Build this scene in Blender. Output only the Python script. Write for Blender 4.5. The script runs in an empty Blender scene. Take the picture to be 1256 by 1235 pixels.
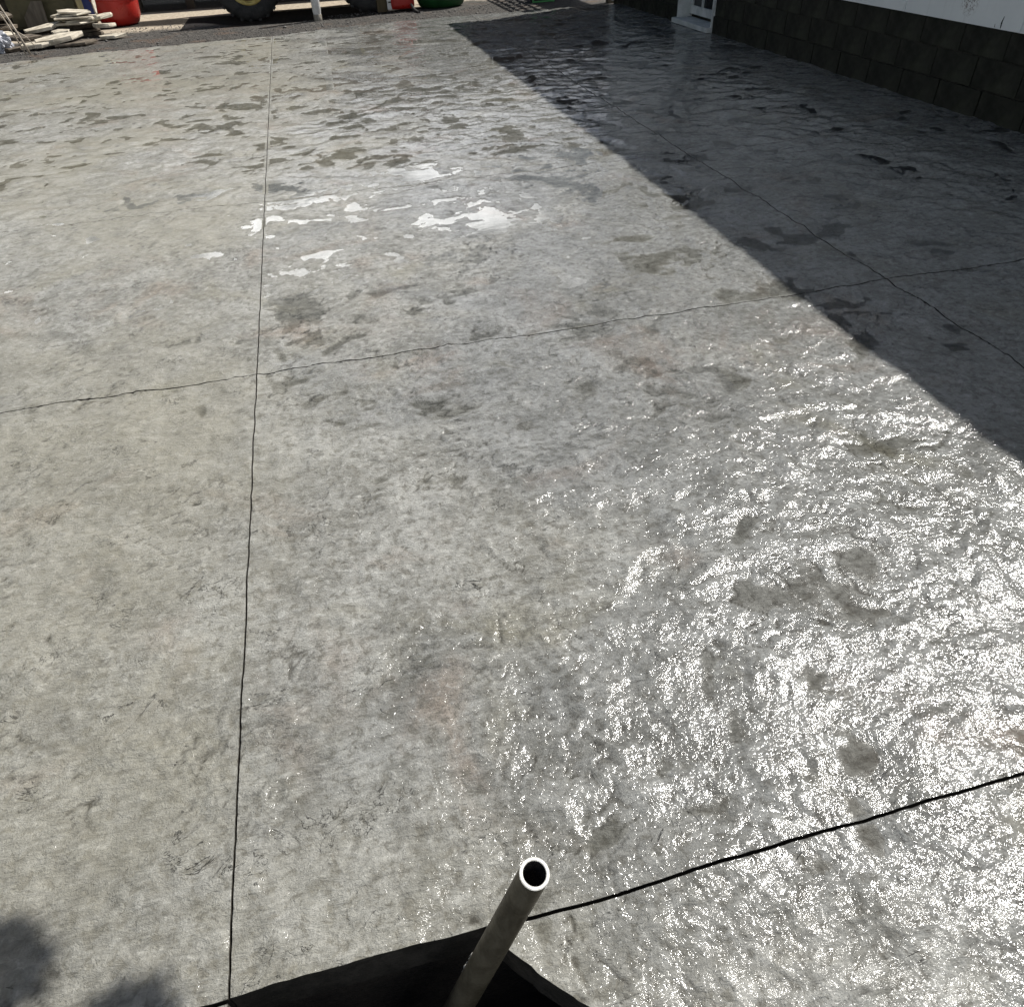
import bpy, bmesh, math, random
import numpy as np
from mathutils import Vector, Matrix

random.seed(7)
rng = np.random.default_rng(11)
S = bpy.context.scene
COL = S.collection
R = math.radians

# ------------------------------------------------------------------ camera
CAM_H = 1.45
cam = bpy.data.cameras.new('camera')
cam.sensor_width = 36.0
cam.lens = 891.1 / 1256 * 36.0
cam.clip_start = 0.02
cam.clip_end = 600
camo = bpy.data.objects.new('camera', cam)
COL.objects.link(camo)
cx = Vector((0.97033, -0.23884, -0.03761))
cy = Vector((-0.18300, -0.62382, -0.75984))
cz = Vector((0.15802, 0.74418, -0.64902))
m = Matrix((cx, -cy, -cz)).transposed().to_4x4()
m.translation = (0, 0, CAM_H)
camo.matrix_world = m
S.camera = camo

# ------------------------------------------------------------------ light
SUN_EL, SUN_AZ = R(52), R(66)          # azimuth from +Y towards +X
sun_dir = Vector((math.cos(SUN_EL) * math.sin(SUN_AZ), math.cos(SUN_EL) * math.cos(SUN_AZ), math.sin(SUN_EL)))
sl = bpy.data.lights.new('sun', 'SUN')
sl.energy = 5.0
sl.angle = R(0.53)
sl.color = (1.0, 0.97, 0.925)
slo = bpy.data.objects.new('sun', sl)
slo.rotation_euler = sun_dir.to_track_quat('Z', 'Y').to_euler()
COL.objects.link(slo)

W = bpy.data.worlds.new('World')
S.world = W
W.use_nodes = True
nt = W.node_tree
nt.nodes.clear()
wo = nt.nodes.new('ShaderNodeOutputWorld')
bg = nt.nodes.new('ShaderNodeBackground')
bg.inputs['Strength'].default_value = 0.05
sky = nt.nodes.new('ShaderNodeTexSky')
sky.sky_type = 'NISHITA'
sky.sun_disc = False
sky.sun_elevation = SUN_EL
sky.sun_rotation = SUN_AZ
sky.air_density = 1.0
sky.dust_density = 2.0
tc = nt.nodes.new('ShaderNodeTexCoord')
mp = nt.nodes.new('ShaderNodeMapping')
mp.inputs['Scale'].default_value = (1.0, 1.0, 2.2)
mp.inputs['Location'].default_value = (-0.74, 2.01, 1.57)
mp.inputs['Rotation'].default_value = (0, 0, R(60))
cn = nt.nodes.new('ShaderNodeTexNoise')
cn.inputs['Scale'].default_value = 2.9
cn.inputs['Detail'].default_value = 7
cn.inputs['Roughness'].default_value = 0.58
cr = nt.nodes.new('ShaderNodeMapRange')
cr.interpolation_type = 'SMOOTHSTEP'
cr.inputs['From Min'].default_value = 0.515
cr.inputs['From Max'].default_value = 0.66
mixc = nt.nodes.new('ShaderNodeMix')
mixc.data_type = 'RGBA'
mixc.inputs['B'].default_value = (78.0, 78.5, 79.0, 1)       # sunlit broken cloud
nt.links.new(tc.outputs['Generated'], mp.inputs['Vector'])
nt.links.new(mp.outputs['Vector'], cn.inputs['Vector'])
# fair weather cumulus: seen edge on they crowd the lower sky, the sky overhead is clear
sepz = nt.nodes.new('ShaderNodeSeparateXYZ')
nt.links.new(tc.outputs['Generated'], sepz.inputs[0])
band = nt.nodes.new('ShaderNodeMapRange')
band.interpolation_type = 'SMOOTHSTEP'
for k_, v_ in (('From Min', 0.36), ('From Max', 0.56), ('To Min', 0.0), ('To Max', 0.22)): band.inputs[k_].default_value = v_
nt.links.new(sepz.outputs['Z'], band.inputs['Value'])
subc = nt.nodes.new('ShaderNodeMath')
subc.operation = 'SUBTRACT'
nt.links.new(cn.outputs['Fac'], subc.inputs[0])
nt.links.new(band.outputs['Result'], subc.inputs[1])
nt.links.new(subc.outputs[0], cr.inputs['Value'])
nt.links.new(cr.outputs['Result'], mixc.inputs['Factor'])
nt.links.new(sky.outputs['Color'], mixc.inputs['A'])
nt.links.new(mixc.outputs['Result'], bg.inputs['Color'])
nt.links.new(bg.outputs['Background'], wo.inputs['Surface'])

S.view_settings.view_transform = 'Standard'
S.view_settings.look = 'None'
S.view_settings.exposure = 0.45
S.view_settings.gamma = 1.0
S.view_settings.use_curve_mapping = False
S.render.engine = 'CYCLES'
S.cycles.use_denoising = True
S.cycles.max_bounces = 6
S.cycles.transparent_max_bounces = 8

# ------------------------------------------------------------------ helpers
def tag(o, label=None, cat=None, group=None, kind=None):
    if label: o['label'] = label
    if cat: o['category'] = cat
    if group: o['group'] = group
    if kind: o['kind'] = kind
    return o

def empty(name, loc=(0, 0, 0), rot=(0, 0, 0), parent=None):
    o = bpy.data.objects.new(name, None)
    o.location = loc
    o.rotation_euler = rot
    o.empty_display_size = 0.1
    COL.objects.link(o)
    if parent: o.parent = parent
    return o

def link(name, me, mat=None, parent=None, loc=(0, 0, 0), rot=(0, 0, 0), scale=(1, 1, 1)):
    o = bpy.data.objects.new(name, me)
    if mat and not me.materials: me.materials.append(mat)
    o.location = loc
    o.rotation_euler = rot
    o.scale = scale
    COL.objects.link(o)
    if parent: o.parent = parent
    return o

def bm_obj(name, bm, mat, parent=None, smooth=False, **k):
    me = bpy.data.meshes.new(name)
    bmesh.ops.recalc_face_normals(bm, faces=bm.faces)
    bm.to_mesh(me)
    bm.free()
    if smooth:
        me.polygons.foreach_set('use_smooth', [True] * len(me.polygons))
    return link(name, me, mat, parent, **k)

def add_box(bm, c, s, bevel=0.0, rot=None):
    r = bmesh.ops.create_cube(bm, size=1.0)
    M = Matrix.Translation(c) @ (rot.to_4x4() if rot else Matrix.Identity(4)) @ Matrix.Diagonal((*s, 1))
    bmesh.ops.transform(bm, matrix=M, verts=r['verts'])
    if bevel:
        es = list({e for v in r['verts'] for e in v.link_edges})
        bmesh.ops.bevel(bm, geom=es, offset=bevel, segments=2, profile=0.7, affect='EDGES')
    return bm

def box(name, c, s, mat, parent=None, bevel=0.0, rot=None):
    return bm_obj(name, add_box(bmesh.new(), c, s, bevel, rot), mat, parent)

def add_lathe(bm, prof, n=24, M=None):
    """profile of (radius, z) turned about Z"""
    M = M or Matrix.Identity(4)
    rings = []
    for r, z in prof:
        if r < 1e-6:
            rings.append([bm.verts.new(M @ Vector((0, 0, z)))])
        else:
            rings.append([bm.verts.new(M @ Vector((r * math.cos(2 * math.pi * i / n), r * math.sin(2 * math.pi * i / n), z))) for i in range(n)])
    for a, b in zip(rings, rings[1:]):
        for i in range(n):
            j = (i + 1) % n
            if len(a) == 1 and len(b) == 1: continue
            if len(a) == 1: bm.faces.new((a[0], b[i], b[j]))
            elif len(b) == 1: bm.faces.new((a[i], a[j], b[0]))
            else: bm.faces.new((a[i], a[j], b[j], b[i]))
    return bm

def add_tube(bm, pts, radii, n=10, cap=True):
    pts = [Vector(p) for p in pts]
    rings = []
    for k, p in enumerate(pts):
        d = (pts[min(k + 1, len(pts) - 1)] - pts[max(k - 1, 0)]).normalized()
        u = d.cross(Vector((0.31, 0.77, 0.55))).normalized()
        v = d.cross(u)
        r = radii[k] if hasattr(radii, '__len__') else radii
        rings.append([bm.verts.new(p + u * r * math.cos(2 * math.pi * i / n) + v * r * math.sin(2 * math.pi * i / n)) for i in range(n)])
    for a, b in zip(rings, rings[1:]):
        for i in range(n):
            bm.faces.new((a[i], a[(i + 1) % n], b[(i + 1) % n], b[i]))
    if cap:
        bm.faces.new(rings[0])
        bm.faces.new(rings[-1])
    return bm

# ---- node material helper
class NM:
    def __init__(self, name):
        self.m = bpy.data.materials.new(name)
        self.m.use_nodes = True
        self.t = self.m.node_tree
        self.b = self.t.nodes['Principled BSDF']
        self.out = self.t.nodes['Material Output']
    def n(self, typ, **k):
        nd = self.t.nodes.new(typ)
        for a, v in k.items():
            if a.startswith('i_'):
                nd.inputs[a[2:].replace('_', ' ')].default_value = v
            else:
                setattr(nd, a, v)
        return nd
    def l(self, a, b): self.t.links.new(a, b)
    def coord(self, kind='Object', scale=(1, 1, 1), rot=(0, 0, 0), loc=(0, 0, 0)):
        c = self.n('ShaderNodeTexCoord')
        mp = self.n('ShaderNodeMapping')
        mp.inputs['Scale'].default_value = scale
        mp.inputs['Rotation'].default_value = rot
        mp.inputs['Location'].default_value = loc
        self.l(c.outputs[kind], mp.inputs['Vector'])
        return mp.outputs['Vector']
    def noise(self, vec, scale, detail=4, rough=0.55, dist=0.0):
        nd = self.n('ShaderNodeTexNoise')
        nd.inputs['Scale'].default_value = scale
        nd.inputs['Detail'].default_value = detail
        nd.inputs['Roughness'].default_value = rough
        nd.inputs['Distortion'].default_value = dist
        if vec is not None: self.l(vec, nd.inputs['Vector'])
        return nd.outputs['Fac']
    def rng(self, v, a, b, c=0.0, d=1.0, smooth=True):
        nd = self.n('ShaderNodeMapRange')
        if smooth: nd.interpolation_type = 'SMOOTHSTEP'
        for k, x in zip(('From Min', 'From Max', 'To Min', 'To Max'), (a, b, c, d)): nd.inputs[k].default_value = x
        self.l(v, nd.inputs['Value'])
        return nd.outputs['Result']
    def mix(self, fac, a, b, mode='MIX'):
        nd = self.n('ShaderNodeMix')
        nd.data_type = 'RGBA'
        nd.blend_type = mode
        for k, x in (('A', a), ('B', b)):
            if isinstance(x, tuple): nd.inputs[k].default_value = (*x, 1) if len(x) == 3 else x
            else: self.l(x, nd.inputs[k])
        if isinstance(fac, (int, float)): nd.inputs['Factor'].default_value = fac
        else: self.l(fac, nd.inputs['Factor'])
        return nd.outputs['Result']
    def math(self, op, a, b=0.0):
        nd = self.n('ShaderNodeMath')
        nd.operation = op
        for i, x in enumerate((a, b)):
            if isinstance(x, (int, float)): nd.inputs[i].default_value = x
            else: self.l(x, nd.inputs[i])
        return nd.outputs[0]
    def bump(self, h, strength, dist=0.01, normal=None):
        nd = self.n('ShaderNodeBump')
        nd.inputs['Strength'].default_value = strength
        nd.inputs['Distance'].default_value = dist
        self.l(h, nd.inputs['Height'])
        if normal is not None: self.l(normal, nd.inputs['Normal'])
        return nd.outputs['Normal']
    def set(self, **k):
        for a, v in k.items():
            s = self.b.inputs[a.replace('_', ' ')]
            if isinstance(v, tuple): s.default_value = (*v, 1) if len(v) == 3 else v
            elif isinstance(v, (int, float)): s.default_value = v
            else: self.l(v, s)
        return self

def worn(name, c1, c2, scale=8.0, rough=0.6, bump=0.25, bdist=0.004, metal=0.0, stretch=(1, 1, 1), spec=0.4, detail=6, lo=0.35, hi=0.65):
    q = NM(name)
    v = q.coord('Object', stretch)
    f = q.noise(v, scale, detail, 0.6, 0.4)
    g = q.noise(v, scale * 6, 4, 0.6)
    q.set(Base_Color=q.mix(q.rng(f, lo, hi), c1, c2), Roughness=q.rng(g, 0.3, 0.7, rough - 0.12, rough + 0.12), Metallic=metal)
    q.b.inputs['Specular IOR Level'].default_value = spec
    q.l(q.bump(g, bump, bdist), q.b.inputs['Normal'])
    return q.m

# ------------------------------------------------------------------ numpy noise
_perm = rng.permutation(1024)
_ga = rng.uniform(0, 2 * np.pi, 1024)
def perlin(x, y, seed=0):
    xi = np.floor(x).astype(np.int64); yi = np.floor(y).astype(np.int64)
    xf = x - xi; yf = y - yi
    def g(ix, iy, dx, dy):
        h = _perm[(_perm[(ix + seed * 57) & 1023] + iy + seed * 131) & 1023]
        a = _ga[h]
        return np.cos(a) * dx + np.sin(a) * dy
    u = xf ** 3 * (xf * (xf * 6 - 15) + 10); v = yf ** 3 * (yf * (yf * 6 - 15) + 10)
    n00 = g(xi, yi, xf, yf); n10 = g(xi + 1, yi, xf - 1, yf)
    n01 = g(xi, yi + 1, xf, yf - 1); n11 = g(xi + 1, yi + 1, xf - 1, yf - 1)
    a = n00 + u * (n10 - n00); b = n01 + u * (n11 - n01)
    return (a + v * (b - a)) * 1.5
def fbm(x, y, oct=4, seed=0, gain=0.5, lac=2.03):
    s = 0; a = 1; t = 0
    for o in range(oct):
        s = s + a * perlin(x, y, seed + o); t += a
        x = x * lac + 3.7; y = y * lac - 1.9; a *= gain
    return s / t * 1.3
def sstep(a, b, x):
    t = np.clip((x - a) / (b - a), 0, 1)
    return t * t * (3 - 2 * t)

# ------------------------------------------------------------------ slab relief: stamped slate texture
def relief(x, y):
    """height of the stamped surface, and how much dark release colour sits in it"""
    wx = x + 0.10 * fbm(x * 2.1, y * 2.1, 3, 20)
    wy = y + 0.10 * fbm(x * 2.1 + 9, y * 2.1, 3, 24)
    broad = fbm(wx * 3.3, wy * 3.8, 3, 1)                       # hollows a hand or two wide
    dent = fbm(wx * 6.5, wy * 7.0, 3, 5)
    # slate clefts: plateaus with sharp broken edges
    c = fbm(wx * 1.7, wy * 2.0, 5, 9, 0.55) * 4.2
    fl = np.floor(c); fr = c - fl
    edge = sstep(0.86, 0.99, fr)
    msk = sstep(-0.05, 0.35, fbm(x * 2.3 + 40, y * 2.3, 3, 30))
    cleft = (fl + edge) * msk + c * (1 - msk)
    groove = np.exp(-((fr - 0.86) / 0.035) ** 2) * msk
    c2 = fbm(wx * 5.1 + 3, wy * 4.2, 4, 40, 0.6) * 3.0
    fl2 = np.floor(c2); fr2 = c2 - fl2
    m2 = sstep(0.1, 0.45, fbm(x * 3.1 - 12, y * 3.1, 3, 44))
    cleft2 = (fl2 + sstep(0.8, 0.99, fr2)) * m2 + c2 * (1 - m2)
    groove2 = np.exp(-((fr2 - 0.82) / 0.06) ** 2) * m2
    # rough broken grain, stronger in some places than in others
    a = 0.6
    rx = x * math.cos(a) + y * math.sin(a); ry = -x * math.sin(a) + y * math.cos(a)
    grain = fbm(rx * 22, ry * 34, 3, 50, 0.6)
    fine = fbm(x * 62, y * 70, 2, 56, 0.6)
    ripple = fbm(wx * 6.5 + 0.6 * wy, wy * 9.5, 2, 100)          # drawn-out ripples lying across the slab
    lvl = broad * 0.0052 + dent * 0.0078 + ripple * 0.0022
    calm = 0.22 + 0.78 * sstep(-0.0042, 0.0002, lvl)            # hollows are trowelled smoother
    gm = (0.3 + 1.0 * sstep(-0.35, 0.35, fbm(x * 3.3 + 7, y * 3.3 - 4, 3, 60))) * calm
    h = lvl + (cleft * 0.0021 + cleft2 * 0.0012 - groove * 0.0026 - groove2 * 0.0016) * (0.5 + 0.5 * calm) + gm * (grain * 0.0027 + fine * 0.0010)
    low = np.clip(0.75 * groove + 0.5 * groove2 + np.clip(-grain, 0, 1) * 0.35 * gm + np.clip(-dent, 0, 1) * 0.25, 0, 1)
    return h, lvl, low

def water_level(x, y):
    """how high the rain or hose water stands in the hollows: more of it towards the far end and the house"""
    far = sstep(3.0, 7.5, y)
    mid = sstep(1.2, 4.5, y) * sstep(-0.9, -0.2, x)
    near = sstep(0.3, 1.2, x) * (1 - sstep(2.5, 4.5, y))
    dry = sstep(-0.6, -1.6, x) * (1 + 0.3 * sstep(6.0, 9.0, y))
    return -0.0066 + 0.0036 * far + 0.0038 * mid * (1 - far) + 0.0014 * near - 0.0010 * dry - 0.0022 * sstep(1.7, 2.3, x) * (1 - 0.6 * sstep(6.0, 9.0, y)) + 0.0005 * fbm(x * 0.5, y * 0.5, 2, 70)

# ------------------------------------------------------------------ slab materials
def concrete():
    q = NM('stamped_concrete')
    v = q.coord()
    att = lambda nme: [q.n('ShaderNodeAttribute', attribute_name=nme).outputs['Fac']][0]
    rel = att('release'); sub = att('submerged')
    big = q.noise(v, 1.1, 6, 0.6, 0.6)
    med = q.noise(v, 4.5, 8, 0.68, 0.9)
    vs = q.coord('Object', (9, 30, 1), (0, 0, R(-24)))
    fib = q.noise(vs, 1.0, 6, 0.7, 1.2)
    red = q.noise(q.coord('Object', (1, 1, 1), loc=(5, 3, 0)), 1.9, 5, 0.6, 0.8)
    olv = q.noise(q.coord('Object', (1, 1, 1), loc=(-8, 11, 0)), 1.6, 5, 0.6, 0.8)
    spk = q.noise(v, 190, 3, 0.7)
    lrg = q.noise(q.coord('Object', (1, 1, 1), loc=(1, 17, 0)), 0.75, 4, 0.55, 0.5)
    grn = q.noise(v, 34, 6, 0.72, 0.4)
    col = q.mix(q.rng(med, 0.34, 0.66), (0.172, 0.171, 0.154), (0.332, 0.332, 0.310))
    col = q.mix(q.rng(fib, 0.42, 0.70, 0, 0.5), col, (0.405, 0.407, 0.382))
    col = q.mix(q.rng(big, 0.40, 0.66, 0, 0.4), col, (0.188, 0.185, 0.164))
    col = q.mix(q.rng(red, 0.54, 0.74, 0, 0.6), col, (0.235, 0.175, 0.130))
    col = q.mix(q.rng(olv, 0.54, 0.74, 0, 0.55), col, (0.195, 0.178, 0.115))
    col = q.mix(q.rng(grn, 0.50, 0.62, 0, 0.72), col, (0.110, 0.104, 0.086))
    col = q.mix(q.rng(grn, 0.46, 0.34, 0, 0.55), col, (0.465, 0.466, 0.438))
    col = q.mix(q.rng(spk, 0.53, 0.68, 0, 0.40), col, (0.075, 0.072, 0.062))
    # earth trodden in from the yard side
    sx = q.n('ShaderNodeSeparateXYZ'); q.l(v, sx.inputs[0])
    side = q.rng(q.math('ADD', sx.outputs['X'], q.math('MULTIPLY', lrg, 1.6)), 0.1, 1.3, 0.68, 0.04)
    col = q.mix(q.math('MULTIPLY', q.rng(lrg, 0.30, 0.70, 1.0, 0.25), side), col, (0.272, 0.258, 0.202))
    # short hairline cracks and torn edges left by the stamping mats
    ck = q.noise(q.coord('Object', (1, 1.35, 1), (0, 0, R(20))), 5.5, 6, 0.62, 1.4)
    cm = q.noise(q.coord('Object', (1, 1, 1), loc=(4, 9, 0)), 6.5, 4, 0.6)
    ck = q.rng(q.math('ABSOLUTE', q.math('SUBTRACT', ck, 0.5)), 0.0, 0.0075, 1.0, 0.0)
    ck = q.math('MULTIPLY', ck, q.rng(cm, 0.56, 0.63))
    dk = q.noise(q.coord('Object', (1, 1.8, 1), (0, 0, R(-35)), (2, 2, 0)), 8, 5, 0.6, 1.0)
    dm = q.noise(q.coord('Object', (1, 1, 1), loc=(-4, 6, 0)), 3.5, 4, 0.6)
    dk = q.rng(q.math('ABSOLUTE', q.math('SUBTRACT', dk, 0.5)), 0.0, 0.008, 1.0, 0.0)
    dk = q.math('MULTIPLY', dk, q.rng(dm, 0.60, 0.68, 0, 0.75))
    cut = q.math('MAXIMUM', ck, dk)
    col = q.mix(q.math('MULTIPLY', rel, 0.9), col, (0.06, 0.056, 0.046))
    col = q.mix(q.math('MULTIPLY', cut, 0.85), col, (0.035, 0.033, 0.028))
    b1 = q.noise(v, 84, 3.5, 0.55, 0.3)
    b2 = q.noise(v, 210, 4, 0.65)
    b3 = q.noise(q.coord('Object', (28, 75, 1), (0, 0, R(-24))), 1.0, 5, 0.7, 1.5)
    bb = q.math('ADD', q.math('MULTIPLY', b3, 0.7), q.math('MULTIPLY', b2, 0.3))
    bb = q.math('SUBTRACT', q.math('ADD', bb, q.math('MULTIPLY', grn, -0.6)), q.math('MULTIPLY', cut, 0.6))
    nb = q.bump(bb, 0.95, 0.0105)
    nc = q.bump(b1, 0.8, 0.0041)
    # a thicker film towards the far end drowns the fine grain
    film = nc.node
    q.l(q.rng(sx.outputs['Y'], 2.4, 6.0, 0.8, 0.34), film.inputs['Strength'])
    wet = q.noise(q.coord('Object', (1, 1, 1), loc=(2, -7, 0)), 1.4, 5, 0.6, 0.5)
    # the right hand side is soaking, the yard side has begun to dry
    soak = q.rng(q.math('ADD', wet, q.math('MULTIPLY', q.rng(sx.outputs['X'], -1.0, 2.0, -1.0, 1.0), 0.19)), 0.36, 0.62)
    col = q.mix(soak, col, q.mix(1.0, col, (0.74, 0.75, 0.765), 'MULTIPLY'))
    cw = q.math('MULTIPLY', q.math('ADD', q.math('MULTIPLY', soak, 0.65), 0.35), q.math('SUBTRACT', 1.0, sub))
    q.set(Base_Color=col, Roughness=0.55, Coat_Weight=cw, Coat_Roughness=0.115, Coat_IOR=1.42)
    q.b.inputs['Specular IOR Level'].default_value = 0.12
    q.l(nb, q.b.inputs['Normal'])
    q.l(nc, q.b.inputs['Coat Normal'])
    return q.m

def water_mat():
    q = NM('water_film')
    q.t.nodes.remove(q.b)
    fr = q.n('ShaderNodeFresnel', i_IOR=1.40)
    tr = q.n('ShaderNodeBsdfTransparent')
    dep = q.n('ShaderNodeAttribute', attribute_name='depth').outputs['Fac']
    q.l(q.mix(dep, (0.98, 0.98, 0.975), (0.85, 0.85, 0.835)), tr.inputs['Color'])
    gl = q.n('ShaderNodeBsdfGlossy')
    gl.inputs['Roughness'].default_value = 0.03
    v = q.coord()
    nb = q.bump(q.noise(v, 9, 2, 0.5), 0.06, 0.006)
    q.l(nb, gl.inputs['Normal'])
    mx = q.n('ShaderNodeMixShader')
    q.l(fr.outputs[0], mx.inputs[0]); q.l(tr.outputs[0], mx.inputs[1]); q.l(gl.outputs[0], mx.inputs[2])
    q.l(mx.outputs[0], q.out.inputs['Surface'])
    return q.m
M_CON, M_WAT = concrete(), water_mat()
M_RAW = worn('raw_slab_side', (0.014, 0.012, 0.008), (0.045, 0.039, 0.03), 14, 0.85, 0.7, 0.006)

# ------------------------------------------------------------------ ground (earth) with the pit's opening
def dirt():
    q = NM('dry_earth')
    v = q.coord()
    f = q.noise(v, 0.9, 8, 0.65, 0.5); g = q.noise(v, 22, 8, 0.7)
    # grey stone dust strip along the slab, pale dry earth beyond
    sep = q.n('ShaderNodeSeparateXYZ'); q.l(v, sep.inputs[0])
    yy = q.math('ADD', sep.outputs['Y'], q.math('MULTIPLY', f, 1.3))
    yy = q.math('SUBTRACT', yy, q.math('MULTIPLY', sep.outputs['X'], 0.12))
    pale = q.mix(q.rng(g, 0.35, 0.65), (0.30, 0.25, 0.19), (0.46, 0.40, 0.31))
    grey = q.mix(q.rng(g, 0.38, 0.62), (0.036, 0.034, 0.031), (0.105, 0.098, 0.088))
    rust = q.mix(q.rng(q.noise(v, 2.2, 4), 0.52, 0.7, 0, 0.5), grey, (0.13, 0.085, 0.06))
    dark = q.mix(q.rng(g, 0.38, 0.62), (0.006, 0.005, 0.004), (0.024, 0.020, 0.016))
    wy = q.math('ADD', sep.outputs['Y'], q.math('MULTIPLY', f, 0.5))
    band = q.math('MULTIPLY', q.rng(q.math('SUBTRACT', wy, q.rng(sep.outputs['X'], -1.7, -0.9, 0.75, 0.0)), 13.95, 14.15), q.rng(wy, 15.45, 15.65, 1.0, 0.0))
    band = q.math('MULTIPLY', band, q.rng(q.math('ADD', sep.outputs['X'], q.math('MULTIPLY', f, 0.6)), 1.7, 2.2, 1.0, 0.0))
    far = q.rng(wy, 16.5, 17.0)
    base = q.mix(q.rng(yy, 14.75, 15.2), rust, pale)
    base = q.mix(q.math('MULTIPLY', band, 0.97), base, dark)          # shade under and before the wagon, painted into the earth colour
    base = q.mix(q.math('MULTIPLY', far, 0.9), base, dark)  # same painted dark tone where the shed's shadow falls and beyond
    q.b.inputs['Specular IOR Level'].default_value = 0.12
    q.set(Base_Color=base, Roughness=0.9)
    q.l(q.bump(g, 0.9, 0.02), q.b.inputs['Normal'])
    return q.m
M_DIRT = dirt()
GZ = -0.06
PX0, PX1, PY0, PY1 = -0.435, 0.26, -0.62, 0.516      # pit opening bounds
def ground():
    bm = bmesh.new()
    xs = [-300, -40, -8, PX0 - 0.02, PX1 + 0.1, 4.9, 12, 40, 300]
    ys = [-200, -30, PY0 - 0.02, PY1 + 0.02, 8, 11, 13, 15, 18, 24, 60, 400]
    V = {(i, j): bm.verts.new((x, y, GZ)) for i, x in enumerate(xs) for j, y in enumerate(ys)}
    for i in range(len(xs) - 1):
        for j in range(len(ys) - 1):
            if i == 3 and j == 2: continue                # the pit
            bm.faces.new((V[i, j], V[i + 1, j], V[i + 1, j + 1], V[i, j + 1]))
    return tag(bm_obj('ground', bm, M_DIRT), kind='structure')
ground()

# ------------------------------------------------------------------ patio slab, panel by panel between the saw cuts
patio = tag(empty('patio'), kind='structure')
def back_edge(x):
    return np.interp(x, [-7, -3.7, -2.5, -1.3, -0.43, 0.5, 1.1, 2.0, 3.3, 4.8], [10.9, 11.48, 11.78, 11.9, 11.95, 12.3, 12.4, 12.48, 12.5, 12.5])
def wav(t, amp, seed): return amp * fbm(t * 1.3, t * 0 + seed * 5.3, 2, 80 + seed) + 0.12 * amp * fbm(t * 11, t * 0 + seed, 2, 90 + seed)
def LX(k):                # long cuts, as functions of y
    return {0: lambda y: y * 0 - 6.2, 1: lambda y: -0.435 + wav(y, 0.0006, 1), 2: lambda y: 2.385 + wav(y, 0.012, 2), 3: lambda y: y * 0 + 4.70}[k]
CY = [-0.9, 0.516, 2.715, 4.905]
def LY(k):                # cross cuts, as functions of x
    if k == 0: return lambda x: x * 0 + CY[0]
    if k == 4: return back_edge
    return lambda x: CY[k] + wav(x + 3 * k, 0.012 if k == 1 else 0.013, 3 + k)
GAPX = {1: 0.0046, 2: 0.0065}
GAPY = {1: 0.0070, 2: 0.0065, 3: 0.004}
water_parts = []
def graded(a, b, d0, dmax, lo_fine=True, grow=1.06):
    out = [0.0]; d = d0; L = b - a
    while out[-1] < L:
        out.append(out[-1] + d); d = min(d * grow, dmax)
    out = np.array(out) * (L / out[-1])
    return a + out if lo_fine else b - out[::-1]

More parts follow.
